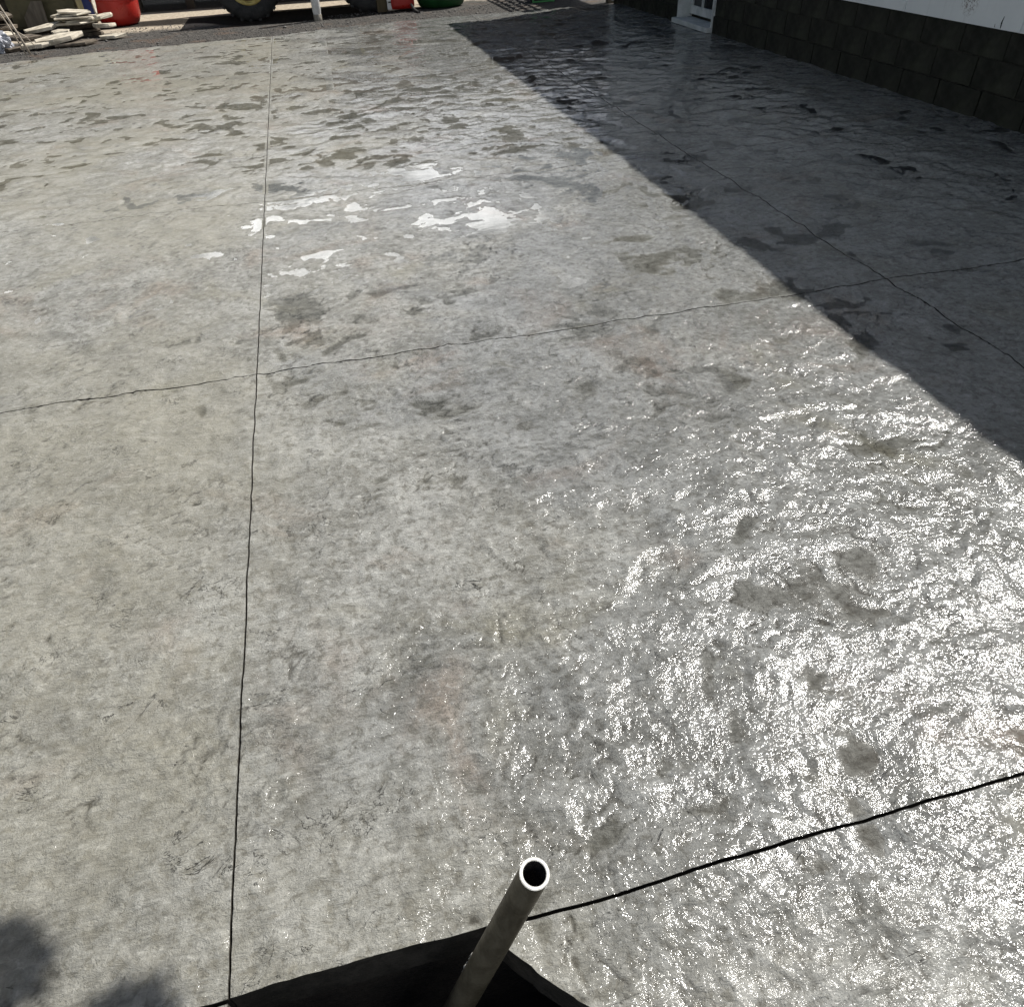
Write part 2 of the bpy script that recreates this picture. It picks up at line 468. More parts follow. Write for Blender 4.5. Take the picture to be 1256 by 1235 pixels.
def panel(ix, iy, us, vs, left=None, top=None):
    """us, vs in 0..1; curved borders; skirt down the sides"""
    U, V = np.meshgrid(us, vs)
    x0n = LX(ix)(np.zeros(1))[0]; x1n = LX(ix + 1)(np.zeros(1))[0]
    xn = x0n + (x1n - x0n) * U
    if left:
        ynom = CY[iy] + (CY[iy + 1] - CY[iy]) * V
        xl_ = left(ynom); xn = xl_ + (x1n - xl_) * U
    ya = LY(iy)(xn) + GAPY.get(iy, 0) / 2; yb = LY(iy + 1)(xn) - GAPY.get(iy + 1, 0) / 2
    yy = ya + (yb - ya) * V
    xa = (left(yy) if left else LX(ix)(yy) + GAPX.get(ix, 0) / 2)
    xb = LX(ix + 1)(yy) - GAPX.get(ix + 1, 0) / 2
    xx = xa + (xb - xa) * U
    nv, nu = U.shape
    h, lvl, low = relief(xx.ravel(), yy.ravel())
    lev = water_level(xx.ravel(), yy.ravel())
    h2 = h.reshape(nv, nu).copy()
    P = np.stack([xx.ravel(), yy.ravel(), h2.ravel()], 1)
    idx = np.arange(nv * nu).reshape(nv, nu)
    q = np.stack([idx[:-1, :-1], idx[:-1, 1:], idx[1:, 1:], idx[1:, :-1]], -1).reshape(-1, 4)
    ring = np.concatenate([idx[0, :], idx[1:, -1], idx[-1, -2::-1], idx[-2:0:-1, 0]])
    base = len(P)
    T_ = P[ring].copy(); T_[:, 2] -= 0.0004
    B = T_.copy(); B[:, 2] = -0.10
    nr = len(ring); k = np.arange(nr); k2 = (k + 1) % nr
    sk = np.stack([base + nr + k, base + nr + k2, base + k2, base + k], 1)
    P = np.concatenate([P, T_, B]); q = np.concatenate([q, sk])
    me = bpy.data.meshes.new('slab_panel')
    me.vertices.add(len(P)); me.vertices.foreach_set('co', P.ravel())
    me.loops.add(len(q) * 4); me.loops.foreach_set('vertex_index', q.ravel().astype(np.int32))
    me.polygons.add(len(q)); me.polygons.foreach_set('loop_start', np.arange(len(q), dtype=np.int32) * 4)
    sm = np.ones(len(q), bool); sm[len(q) - nr:] = False
    me.update(calc_edges=True)
    me.polygons.foreach_set('use_smooth', sm)
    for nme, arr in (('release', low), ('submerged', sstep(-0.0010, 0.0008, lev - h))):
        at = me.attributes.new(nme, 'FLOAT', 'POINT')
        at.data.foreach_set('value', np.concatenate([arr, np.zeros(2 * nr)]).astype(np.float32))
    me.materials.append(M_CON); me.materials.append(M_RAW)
    mi = np.zeros(len(q), np.int32); mi[len(q) - nr:] = 1
    me.polygons.foreach_set('material_index', mi)
    link('slab_panel', me, None, patio)
    # water standing above the relief, kept off the cuts
    d = (lev - h).reshape(nv, nu)
    wet = (d[:-1, :-1] > 0) | (d[1:, :-1] > 0) | (d[:-1, 1:] > 0) | (d[1:, 1:] > 0)
    wet[0] = False; wet[-1] = False; wet[:, 0] = False; wet[:, -1] = False
    Wq = q[:(nv - 1) * (nu - 1)][wet.ravel()]
    if len(Wq):
        Pw = np.stack([xx.ravel(), yy.ravel(), lev], 1)
        water_parts.append((Pw, Wq, np.clip((lev - h) / 0.0022, 0, 1)))

def fr(c): return (c - c[0]) / (c[-1] - c[0])
# fineness per row: (dx, dy)
RES = [(0.0065, 0.007), (0.006, 0.007), (0.010, 0.0115), (0.017, 0.016)]
def cut_left(y):          # slab edge along the pit: meets the cross cut, runs off diagonally, then straight
    t = np.interp(y, [-0.9, 0.22, 0.30, 0.40, 0.516], [0.25, 0.25, 0.218, 0.118, 0.016])
    return t + 0.0035 * fbm(y * 30, y * 0 + 2, 3, 95)
for iy in range(4):
    dx, dy = RES[iy]
    ya, yb = CY[iy], (CY[iy + 1] if iy < 3 else 12.3)
    if iy == 0:
        vs = fr(graded(0.0, 1.416, 0.006, 0.05, lo_fine=False, grow=1.004))
    elif iy == 3:
        vs = fr(graded(0.0, yb - ya, dy, 0.034, grow=1.0035))
    else:
        vs = np.linspace(0, 1, int((yb - ya) / dy) + 1)
    # left of the first long cut
    us = fr(graded(-6.2, -0.435, dx, max(0.03, dx * 1.6), lo_fine=False, grow=1.004))
    panel(0, iy, us, vs)
    us = np.linspace(0, 1, int(2.82 / dx) + 1)
    panel(1, iy, us, vs, left=cut_left if iy == 0 else None)
    us = np.linspace(0, 1, int(2.31 / (dx * 1.25)) + 1)
    panel(2, iy, us, vs)

def build_water():
    P, Q, D, o = [], [], [], 0
    for Pw, q, dp in water_parts:
        u, inv = np.unique(q.ravel(), return_inverse=True)
        P.append(Pw[u]); D.append(dp[u]); Q.append(inv.reshape(-1, 4) + o); o += len(u)
    P = np.concatenate(P); Q = np.concatenate(Q)
    me = bpy.data.meshes.new('standing_water')
    me.vertices.add(len(P)); me.vertices.foreach_set('co', P.ravel())
    me.loops.add(len(Q) * 4); me.loops.foreach_set('vertex_index', Q.ravel().astype(np.int32))
    me.polygons.add(len(Q)); me.polygons.foreach_set('loop_start', np.arange(len(Q), dtype=np.int32) * 4)
    me.update(calc_edges=True)
    me.polygons.foreach_set('use_smooth', np.ones(len(Q), bool))
    at = me.attributes.new('depth', 'FLOAT', 'POINT')
    at.data.foreach_set('value', np.concatenate(D).astype(np.float32))
    tag(link('standing_water', me, M_WAT), 'shallow puddles of clear water in the hollows of the patio', 'water', kind='stuff')
build_water()

# ------------------------------------------------------------------ pit in front of the camera, with the pipe leaning out of it
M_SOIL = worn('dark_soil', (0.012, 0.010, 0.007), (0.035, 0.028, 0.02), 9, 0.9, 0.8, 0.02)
def pit():
    bm = bmesh.new()
    z0, z1 = -1.25, -0.058
    x0, x1, y0, y1 = PX0 - 0.02, PX1 + 0.1, PY0 - 0.02, PY1 + 0.02
    nn = 8
    def wall(a, b):
        g = [[bm.verts.new((a[0] + (b[0] - a[0]) * i / nn, a[1] + (b[1] - a[1]) * i / nn, z0 + (z1 - z0) * j / 6)) for i in range(nn + 1)] for j in range(7)]
        for j in range(6):
            for i in range(nn): bm.faces.new((g[j][i], g[j][i + 1], g[j + 1][i + 1], g[j + 1][i]))
    wall((x0, y1), (x1, y1)); wall((x1, y1), (x1, y0)); wall((x1, y0), (x0, y0)); wall((x0, y0), (x0, y1))
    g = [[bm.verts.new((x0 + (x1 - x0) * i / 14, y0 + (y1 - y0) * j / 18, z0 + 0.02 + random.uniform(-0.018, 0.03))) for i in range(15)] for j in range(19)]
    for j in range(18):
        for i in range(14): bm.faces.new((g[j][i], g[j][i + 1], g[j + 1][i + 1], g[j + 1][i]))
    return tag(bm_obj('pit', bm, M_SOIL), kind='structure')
pit()

def pipe():
    T = Vector((0.1098, 0.4825, 0.258)); D = Vector((-0.4263, -0.1359, -0.8943)).normalized()
    root = tag(empty('pipe', T + D * 0.9), 'grey metal pipe with bright cut rim leaning out of the dark pit', 'pipe')
    mp_ = NM('dull_steel')
    v = mp_.coord('Object', (1, 1, 1))
    n1 = mp_.noise(v, 26, 6, 0.65, 0.6); n2 = mp_.noise(v, 160, 4)
    mp_.set(Base_Color=mp_.mix(mp_.rng(n1, 0.35, 0.66), (0.070, 0.058, 0.036), (0.130, 0.112, 0.076)), Roughness=mp_.rng(n2, 0.3, 0.7, 0.4, 0.62), Metallic=0.35)
    mp_.l(mp_.bump(n2, 0.3, 0.002), mp_.b.inputs['Normal'])
    mr = worn('bright_cut_metal', (0.55, 0.54, 0.49), (0.72, 0.71, 0.66), 60, 0.42, 0.25, 0.001, 0.3)
    ro, ri = 0.0246, 0.0188
    view = (Vector((0, 0, CAM_H)) - T).normalized()
    nrm = (-D * 0.66 + view * 0.50).normalized()           # the saw cut is not square to the pipe
    u = D.cross(Vector((0, 0, 1))).normalized(); w = D.cross(u).normalized()
    N = 48
    def cut(r, off=0.0, c=None):
        out = []
        for i in range(N):
            a = 2 * math.pi * i / N
            p = T + u * r * math.cos(a) + w * r * math.sin(a)
            t = (T - p).dot(nrm) / D.dot(nrm)
            out.append(p + D * (t + off))
        return out
    def ringdown(r, L): return [T + u * r * math.cos(2 * math.pi * i / N) + w * r * math.sin(2 * math.pi * i / N) + D * L for i in range(N)]
    def bridge(bm, loops):
        L = [[bm.verts.new(p - root.location) for p in lp] for lp in loops]
        for a, b in zip(L, L[1:]):
            for i in range(N): bm.faces.new((a[i], a[(i + 1) % N], b[(i + 1) % N], b[i]))
        return bm
    bm = bridge(bmesh.new(), [ringdown(ri, 1.1), cut(ri, 0.0014), ])
    bm_obj('bore', bm, M_SOIL, root, smooth=True)
    bm = bridge(bmesh.new(), [cut(ro, 0.0014), *[ringdown(ro, z) for z in (0.08, 0.3, 0.6, 1.1)]])
    b = bm_obj('pipe_wall', bm, mp_.m, root, smooth=True)
    bm = bridge(bmesh.new(), [cut(ri, 0.0013), cut(ri + 0.0006, 0.0), cut(ro - 0.0008, 0.0), cut(ro, 0.0013)])
    bm_obj('cut_rim', bm, mr, root, smooth=True)
    # burr of spilled grout on the left side where it leaves the pit
    bm = bmesh.new()
    for k in range(5):
        p = T + D * (0.262 + 0.012 * k) + u * (ro * 0.98) * (1 if u.x < 0 else -1)
        r = bmesh.ops.create_icosphere(bm, subdivisions=2, radius=0.0045 + 0.002 * random.random(), matrix=Matrix.Translation(p - root.location))
        for vv in r['verts']: vv.co += Vector((random.uniform(-1, 1), random.uniform(-1, 1), random.uniform(-1, 1))) * 0.0012
    bm_obj('grout_blob', bm, worn('grout', (0.2, 0.19, 0.17), (0.34, 0.33, 0.3), 60, 0.8), root, smooth=True)
pipe()

# ------------------------------------------------------------------ house on the right
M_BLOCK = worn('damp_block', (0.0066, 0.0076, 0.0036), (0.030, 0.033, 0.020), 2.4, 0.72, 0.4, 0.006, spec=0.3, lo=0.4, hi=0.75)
M_MORT = worn('mortar', (0.008, 0.0078, 0.005), (0.024, 0.023, 0.016), 20, 0.9, 0.6, 0.005)
M_WHITE = worn('white_paint', (0.66, 0.68, 0.67), (0.80, 0.81, 0.80), 3, 0.42, 0.12, 0.002)
M_ROOF = worn('roof_felt', (0.05, 0.05, 0.052), (0.10, 0.10, 0.10), 30, 0.9, 0.6, 0.006)
M_GLASSD = NM('dark_glass').set(Base_Color=(0.012, 0.014, 0.015), Roughness=0.06).m
M_DARKW = worn('dark_weathered_wood', (0.018, 0.014, 0.009), (0.055, 0.044, 0.03), 5, 0.8, 0.5, 0.006, stretch=(1, 1, 0.15))

def siding_mat():
    q = NM('white_siding')
    v = q.coord()
    f = q.noise(v, 2.0, 6, 0.6)
    col = q.mix(q.rng(f, 0.3, 0.7), (0.70, 0.735, 0.725), (0.78, 0.805, 0.795))
    sp = q.noise(v, 45, 5, 0.7, 1.0)
    # one rusty splash on the boarding
    d = q.n('ShaderNodeVectorMath', operation='DISTANCE'); q.l(v, d.inputs[0]); d.inputs[1].default_value = (4.69, 5.36, 0.67)
    stain = q.math('MULTIPLY', q.rng(d.outputs['Value'], 0.015, 0.11, 1.0, 0.0), q.rng(sp, 0.46, 0.6))
    col = q.mix(stain, col, (0.085, 0.055, 0.025))
    drip = q.noise(q.coord('Object', (1, 16, 0.9)), 1.2, 4)
    col = q.mix(q.rng(drip, 0.58, 0.8, 0, 0.22), col, (0.36, 0.36, 0.33))
    q.set(Base_Color=col, Roughness=0.45)
    q.l(q.bump(sp, 0.08, 0.002), q.b.inputs['Normal'])
    return q.m
M_SIDE = siding_mat()

def house():
    X = 4.72; Y0, Y1 = 0.6, 12.75
    root = tag(empty('house', (X, Y0, 0)), 'single storey house with white boarding above a dark block base', 'house')
    def P(o): o.location -= Vector(root.location); return o
    DY0, DY1 = 9.36, 10.36                      # door
    # mortar core behind the blocks, built in two lengths either side of the door
    for a, b in ((Y0, DY0), (DY1, Y1)):
        P(box('mortar_bed', (X + 0.088, (a + b) / 2, 0.22), (0.19, b - a, 0.64), M_MORT, root))
    # blocks
    BL = 0.444
    zs = [(-0.08, 0.168), (0.176, 0.362), (0.370, 0.536)]
    def block_mesh(L, Hh):
        bm = add_box(bmesh.new(), (0, 0, 0), (0.05, L, Hh), 0.004)
        for v in bm.verts: v.co += Vector((random.uniform(-1, 1), random.uniform(-1, 1), random.uniform(-1, 1))) * 0.0012
        me = bpy.data.meshes.new('foundation_block'); bmesh.ops.recalc_face_normals(bm, faces=bm.faces); bm.to_mesh(me); bm.free()
        me.materials.append(M_BLOCK); return me
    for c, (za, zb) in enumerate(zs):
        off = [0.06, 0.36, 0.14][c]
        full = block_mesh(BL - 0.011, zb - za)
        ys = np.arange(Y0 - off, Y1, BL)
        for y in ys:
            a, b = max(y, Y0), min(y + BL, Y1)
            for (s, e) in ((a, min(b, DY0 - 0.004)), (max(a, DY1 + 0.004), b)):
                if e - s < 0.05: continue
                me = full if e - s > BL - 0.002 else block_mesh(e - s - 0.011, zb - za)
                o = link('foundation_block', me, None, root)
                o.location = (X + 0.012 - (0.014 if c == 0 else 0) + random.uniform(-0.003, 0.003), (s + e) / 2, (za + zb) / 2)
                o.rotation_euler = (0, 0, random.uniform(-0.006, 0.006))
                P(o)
    # white boards with battens over the joints
    zt = 3.16
    seam = [6.075 + 1.222 * k for k in range(-5, 6)]
    edges = [Y0] + [s for s in seam if Y0 + 0.1 < s < Y1 - 0.1] + [Y1]
    for a, b in zip(edges, edges[1:]):
        for (s, e) in ((a, min(b, DY0)), (max(a, DY1), b)):
            if e - s < 0.06: continue
            P(box('siding_board', (X - 0.012, (s + e) / 2, (0.545 + zt) / 2), (0.026, e - s - 0.006, zt - 0.545), M_SIDE, root))
    for s in seam:
        if Y0 < s < Y1 and not (DY0 - 0.1 < s < DY1 + 0.1):
            P(box('batten', (X - 0.031, s, (0.549 + zt) / 2), (0.010, 0.066, zt - 0.549), M_SIDE, root, 0.002))
    P(box('siding_board', (X - 0.012, (DY0 + DY1) / 2, (2.12 + zt) / 2), (0.026, DY1 - DY0 - 0.006, zt - 2.12), M_SIDE, root))
    # a splinter crack in the boarding
    bm = bmesh.new()
    add_tube(bm, [(X - 0.026, 5.004, 0.552), (X - 0.027, 5.008, 0.585), (X - 0.026, 5.003, 0.622)], [0.0025, 0.004, 0.0012], 6)
    P(bm_obj('crack', bm, M_MORT, root)); bm = bmesh.new()
    add_tube(bm, [(X - 0.026, 5.06, 0.552), (X - 0.026, 5.064, 0.572)], [0.002, 0.001], 6)
    P(bm_obj('crack', bm, M_MORT, root))
    # end walls and back so that the house is a solid thing
    P(box('end_wall', ((X + 11.6) / 2, Y1 + 0.0, 1.55), (11.6 - X, 0.14, 3.2), M_SIDE, root))
    P(box('end_wall', ((X + 11.6) / 2, Y0 - 0.075, 1.55), (11.6 - X, 0.14, 3.2), M_SIDE, root))
    # roof: low slope, eave over the patio
    bm = bmesh.new()
    ex, ez, rx, rz, e0, e1 = 4.30, 3.30, 8.2, 3.85, Y0 - 0.5, 12.86
    sec = [(ex, ez), (rx, rz), (12.1, ez), (12.1, ez - 0.12), (rx, rz - 0.12), (ex, ez - 0.12)]
    A = [bm.verts.new((x, e0, z)) for x, z in sec]; B = [bm.verts.new((x, e1, z)) for x, z in sec]
    for i in range(6): bm.faces.new((A[i], A[(i + 1) % 6], B[(i + 1) % 6], B[i]))
    bm.faces.new(A); bm.faces.new(B)
    P(bm_obj('roof', bm, M_ROOF, root))
    P(box('fascia', (ex - 0.014, (e0 + e1) / 2, ez - 0.09), (0.024, e1 - e0, 0.16), M_WHITE, root))
    P(box('soffit', ((ex + X) / 2, (e0 + e1) / 2, ez - 0.145), (X - ex + 0.02, e1 - e0 - 0.02, 0.02), M_WHITE, root))
    # door: reveals, threshold, glazed leaf
    d = P(box('door', (X + 0.155, (DY0 + DY1) / 2, 1.08), (0.036, 0.86, 1.98), M_GLASSD, root))
    M_TRIM = worn('grey_white_trim', (0.40, 0.43, 0.42), (0.55, 0.57, 0.56), 9, 0.5, 0.15, 0.003)
    fb = bmesh.new()
    c = (DY0 + DY1) / 2
    for y, wd in ((c - 0.43, 0.07), (c + 0.43, 0.07), (c + 0.12, 0.028)):
        add_box(fb, (X + 0.128, y, 1.08), (0.03, wd, 1.98), 0.003)
    for z, hh in ((0.135, 0.09), (2.03, 0.08)):
        add_box(fb, (X + 0.132, c, z), (0.028, 0.80, hh), 0.003)
    fo = bm_obj('door_frame', fb, M_TRIM, root); P(fo)
    hb = bmesh.new()
    add_tube(hb, [(X + 0.10, DY0 + 0.13, 1.0), (X + 0.10, DY0 + 0.24, 1.0)], 0.010, 8)
    P(bm_obj('door_handle', hb, M_GLASSD, root))
    for y in (DY0 + 0.012, DY1 - 0.012):
        P(box('door_jamb', (X + 0.06, y, 1.06), (0.20, 0.024, 2.06), M_TRIM, root, 0.002))
    P(box('door_head', (X + 0.06, c, 2.105), (0.20, DY1 - DY0 - 0.05, 0.028), M_TRIM, root))
    P(box('threshold', (X + 0.02, c, 0.030), (0.25, DY1 - DY0 + 0.02, 0.052), M_TRIM, root, 0.006))
    P(box('wall_above_threshold', (X + 0.19, c, 1.1), (0.03, 1.0, 2.1), M_MORT, root))
    # drainpipe at the far corner
    db = bmesh.new()
    add_tube(db, [(X - 0.05, 12.70, 3.15), (X - 0.05, 12.70, 0.10), (X - 0.09, 12.70, 0.03)], 0.045, 14)
    P(bm_obj('drainpipe', db, M_TRIM, root, smooth=True))
    return root
house()

# ------------------------------------------------------------------ board fence with a square lattice top, beyond the house corner
def fence():
    X = 4.72
    root = tag(empty('lattice_fence', (X, 13.0, GZ)), 'dark board fence with a square lattice top beyond the house corner', 'fence')
    def P(o): o.location -= Vector(root.location); return o
    ya, yb = 12.95, 15.75
    bm_b = add_box(bmesh.new(), (0, 0, 0), (0.022, 0.138, 1.02), 0.002)
    meb = bpy.data.meshes.new('fence_board'); bm_b.to_mesh(meb); bm_b.free(); meb.materials.append(M_DARKW)
    y = ya + 0.07
    while y < yb:
        P(link('fence_board', meb, None, root, loc=(X, y, 0.82 + random.uniform(-0.01, 0.01)))); y += 0.144
    bv = add_box(bmesh.new(), (0, 0, 0), (0.012, 0.085, 0.86)); mv = bpy.data.meshes.new('lattice_slat'); bv.to_mesh(mv); bv.free(); mv.materials.append(M_DARKW)
    y = ya + 0.1
    while y < yb:
        P(link('lattice_slat', mv, None, root, loc=(X - 0.010, y, 1.76))); y += 0.27
    bh = add_box(bmesh.new(), (0, 0, 0), (0.012, yb - ya, 0.075)); mh = bpy.data.meshes.new('lattice_slat'); bh.to_mesh(mh); bh.free(); mh.materials.append(M_DARKW)
    for z in (1.36, 1.575, 1.79, 2.005, 2.17):
        P(link('lattice_slat', mh, None, root, loc=(X + 0.004, (ya + yb) / 2, z)))
    for y in (13.18, 15.7):
        P(box('post', (X + 0.075, y, 1.05), (0.11, 0.13, 2.3), M_DARKW, root, 0.004))
    for z in (0.5, 1.2):
        P(box('rail', (X + 0.045, (ya + yb) / 2, z), (0.04, yb - ya, 0.09), M_DARKW, root))
fence()

# ------------------------------------------------------------------ gravel spilled along the slab's far edge
def gravel():
    n = 20000
    y = rng.uniform(0, 1, n) ** 1.1; x = rng.uniform(-6.5, 3.6, n)
    Y = back_edge(x) + 0.03 + y * (1.6 + 0.3 * np.sin(x * 2.1) + 0.9 * np.clip((-0.5 - x) / 1.5, 0, 1))
    s = rng.lognormal(np.log(0.0055), 0.5, n)
    base = np.array([(1, 0, 0), (-1, 0, 0), (0, 1, 0), (0, -1, 0), (0, 0, 1), (0, 0, -1)], float)
    F = np.array([(0, 2, 4), (2, 1, 4), (1, 3, 4), (3, 0, 4), (2, 0, 5), (1, 2, 5), (3, 1, 5), (0, 3, 5)])
    a = rng.uniform(0, 6.28, n)
    V = base[None] * rng.uniform(0.6, 1.2, (n, 6, 1)) * np.array([1, 0.85, 0.6])
    ca, sa = np.cos(a)[:, None], np.sin(a)[:, None]
    vx = V[..., 0] * ca - V[..., 1] * sa; vy = V[..., 0] * sa + V[..., 1] * ca
    V = np.stack([vx, vy, V[..., 2]], -1) * s[:, None, None]
    V += np.stack([x, Y, GZ + s * 0.3], 1)[:, None, :]
    me = bpy.data.meshes.new('gravel')
    f = (F[None] + (np.arange(n) * 6)[:, None, None]).reshape(-1, 3)
    me.vertices.add(n * 6); me.vertices.foreach_set('co', V.ravel())
    me.loops.add(len(f) * 3); me.loops.foreach_set('vertex_index', f.ravel().astype(np.int32))
    me.polygons.add(len(f)); me.polygons.foreach_set('loop_start', np.arange(len(f), dtype=np.int32) * 3)
    me.update(calc_edges=True)
    q = NM('gravel_stone')
    v = q.coord()
    f1 = q.noise(v, 38, 3)
    q.set(Base_Color=q.mix(q.rng(f1, 0.3, 0.7), (0.03, 0.029, 0.027), (0.15, 0.14, 0.125)), Roughness=0.6)
    tag(link('gravel', me, q.m), 'dark grey loose gravel along the far edge of the patio', 'gravel', kind='stuff')
gravel()

# ------------------------------------------------------------------ flagstones
M_FLAGD = worn('brown_flagstone', (0.045, 0.036, 0.027), (0.14, 0.115, 0.085), 7, 0.8, 0.6, 0.008)
M_FLAG = worn('flagstone', (0.30, 0.265, 0.205), (0.56, 0.51, 0.41), 7, 0.75, 0.6, 0.008)
def flag_mesh(w, l, t, seed):
    r = random.Random(seed)
    n = r.randint(5, 7)
    pts = []
    for i in range(n):
        a = 2 * math.pi * i / n + r.uniform(-0.22, 0.22)
        k = r.uniform(0.78, 1.08)
        ca, sa = math.cos(a), math.sin(a)
        e = (abs(ca) ** 3 + abs(sa) ** 3) ** (-1 / 3)
        pts.append((w / 2 * ca * e * k, l / 2 * sa * e * k))
    bm = bmesh.new()
    rings = []
    for z, s in ((0, 0.97), (t * 0.5, 1.0), (t, 0.975)):
        rings.append([bm.verts.new((x * s + r.uniform(-1, 1) * 0.008, y * s + r.uniform(-1, 1) * 0.008, z + r.uniform(-1, 1) * t * 0.12)) for x, y in pts])
    for a, b in zip(rings, rings[1:]):
        for i in range(n): bm.faces.new((a[i], a[(i + 1) % n], b[(i + 1) % n], b[i]))
    bm.faces.new(rings[0][::-1])
    c = bm.verts.new((0, 0, t * 1.03))
    for i in range(n): bm.faces.new((rings[-1][i], rings[-1][(i + 1) % n], c))
    return bm
def flag(x, y, z, w, l, t, rz, tilt, label, group, seed):
    o = bm_obj('flagstone', flag_mesh(w, l, t, seed), M_FLAGD if any(k in label for k in ('brown', 'dark', 'rust', 'lowest', 'from the bottom', 'directly under')) else M_FLAG)
    o.location = (x, y, z); o.rotation_euler = (tilt[0], tilt[1], rz)
    tag(o, label, 'flagstone', group)
g1 = 'flagstones lying loose beside the patio'
LOOSE = [
    (-3.62, 12.93, GZ + 0.035, 0.46, 0.34, 0.045, 0.1, (0.03, -0.05), 'pale flagstone nearest the patio edge, at the foot of the leaning sticks'),
    (-3.34, 13.10, GZ + 0.07, 0.62, 0.44, 0.05, 0.25, (0.05, -0.08), 'largest pale flagstone, tilted, in the middle of the loose pile'),
    (-3.14, 13.04, GZ + 0.01, 0.62, 0.40, 0.04, 0.2, (0.0, -0.03), 'thin dark edged flagstone under the largest tilted one'),
    (-3.40, 13.52, GZ + 0.10, 0.26, 0.2, 0.045, 0.5, (0.05, 0.0), 'small pale flagstone just left of the stacked heap'),
    (-3.68, 13.80, GZ + 0.14, 0.56, 0.42, 0.04, 0.22, (0.06, -0.13), 'long flagstone lying tilted in front of the grey leaning board'),
    (-3.68, 13.82, GZ + 0.05, 0.5, 0.4, 0.05, 0.1, (0.03, -0.06), 'flagstone directly under the long one before the grey board'),
    (-3.62, 13.40, GZ + 0.03, 0.48, 0.36, 0.05, 0.4, (0.02, -0.1), 'brownish flagstone between the long stone and the largest one'),
    (-3.86, 13.42, GZ + 0.07, 0.46, 0.36, 0.05, 0.0, (0.02, 0.06), 'rust stained flagstone right behind the leaning sticks'),
    (-4.20, 13.50, GZ + 0.12, 0.52, 0.36, 0.05, -0.1, (0.0, 0.03), 'pale flagstone above the silver bag at the left end'),
    (-4.45, 14.3, GZ + 0.26, 0.62, 0.42, 0.055, 0.1, (0.02, -0.02), 'bright flagstone lying high in front of the dark pallets'),
    (-4.42, 14.28, GZ + 0.13, 0.56, 0.46, 0.05, 0.3, (0.0, 0.02), 'dark flagstone propping up the bright one before the pallets'),
    (-2.70, 13.42, GZ + 0.02, 0.42, 0.26, 0.035, 0.1, (0.0, -0.03), 'thin flat flagstone at the right foot of the stacked heap'),
    (-3.95, 12.95, GZ + 0.01, 0.30, 0.26, 0.04, 0.8, (0.0, 0.05), 'small brown flagstone between the bag and the sticks'),
]
for i, (x, y, z, w, l, t, rz, tl, lab) in enumerate(LOOSE): flag(x, y, z, w, l, t, rz, tl, lab, g1, 100 + i)
g2 = 'flagstones stacked in the heap'
STK = ['lowest flagstone of the stacked heap', 'second flagstone from the bottom of the stacked heap', 'third flagstone from the bottom of the stacked heap',
       'fourth flagstone from the bottom of the stacked heap', 'pale middle flagstone of the stacked heap, jutting left', 'fourth flagstone from the top of the stacked heap, jutting right',
       'third flagstone from the top of the stacked heap', 'second flagstone from the top of the stacked heap, jutting left', 'topmost wide flat flagstone of the stacked heap']
z = GZ
for i, lab in enumerate(STK):
    w = [0.58, 0.50, 0.46, 0.50, 0.78, 0.74, 0.70, 0.76, 0.58][i]
    dx_ = [0.02, 0.03, 0.0, 0.04, -0.06, 0.10, 0.02, -0.07, 0.0][i]
    dy_ = [0.10, 0.16, 0.18, 0.14, 0.0, 0.02, -0.02, 0.0, -0.04][i]
    t_ = [0.042, 0.04, 0.04, 0.035, 0.026, 0.03, 0.025, 0.026, 0.025][i]
    flag(-3.22 + dx_, 13.92 + dy_ + random.uniform(-0.03, 0.03), z, w * 0.9, [0.5, 0.42, 0.4, 0.44, 0.5, 0.46, 0.5, 0.44, 0.4][i], t_, random.uniform(-0.5, 0.5), (random.uniform(-0.05, 0.05), random.uniform(-0.06, 0.06)), lab, g2, 200 + i)
    z += t_ + [0.002, 0.003, 0.002, 0.006, 0.008, 0.007, 0.006, 0.008, 0.0][i]
flag(-2.90, 13.95, GZ + 0.21, 0.34, 0.3, 0.04, 0.4, (0.0, -0.12), 'small flagstone wedged out of the right side of the heap', g2, 300)
flag(-2.93, 13.92, GZ + 0.37, 0.05, 0.30, 0.035, 0.5, (0.9, 0.4), 'narrow pale stone sliver sticking up at the right of the heap', g2, 301)
flag(-2.84, 13.85, GZ + 0.11, 0.36, 0.3, 0.045, 0.9, (0.02, 0.1), 'flagstone resting against the lower right of the heap', g2, 302)

# ------------------------------------------------------------------ things behind the flagstones
M_OLIVE = worn('olive_paint', (0.050, 0.044, 0.018), (0.085, 0.074, 0.034), 4, 0.6, 0.3, 0.004)
M_GREYW = worn('grey_board', (0.07, 0.060, 0.045), (0.13, 0.112, 0.088), 7, 0.8, 0.4, 0.004, stretch=(1, 1, 0.2))
M_RED = worn('red_plastic', (0.30, 0.014, 0.010), (0.40, 0.022, 0.016), 3, 0.36, 0.08, 0.002, spec=0.5)
M_BLUE = worn('blue_plastic', (0.03, 0.05, 0.19), (0.045, 0.07, 0.26), 4, 0.4, 0.1, 0.002)
M_BLACK = worn('black_rubber', (0.010, 0.010, 0.010), (0.028, 0.027, 0.025), 12, 0.75, 0.4, 0.004)
M_YEL = worn('yellow_rim_paint', (0.36, 0.27, 0.07), (0.50, 0.40, 0.14), 10, 0.55, 0.3, 0.003)
M_RUST = worn('rusty_steel', (0.07, 0.028, 0.016), (0.15, 0.06, 0.035), 12, 0.75, 0.5, 0.004)
M_GREEN = worn('dark_green_plastic', (0.008, 0.045, 0.012), (0.014, 0.07, 0.02), 5, 0.45, 0.15, 0.003)
M_STICK = worn('bare_stick', (0.28, 0.24, 0.19), (0.42, 0.37, 0.30), 20, 0.8, 0.5, 0.003)
M_WPOST = worn('white_post_paint', (0.5, 0.5, 0.48), (0.66, 0.66, 0.64), 14, 0.5, 0.3, 0.003)

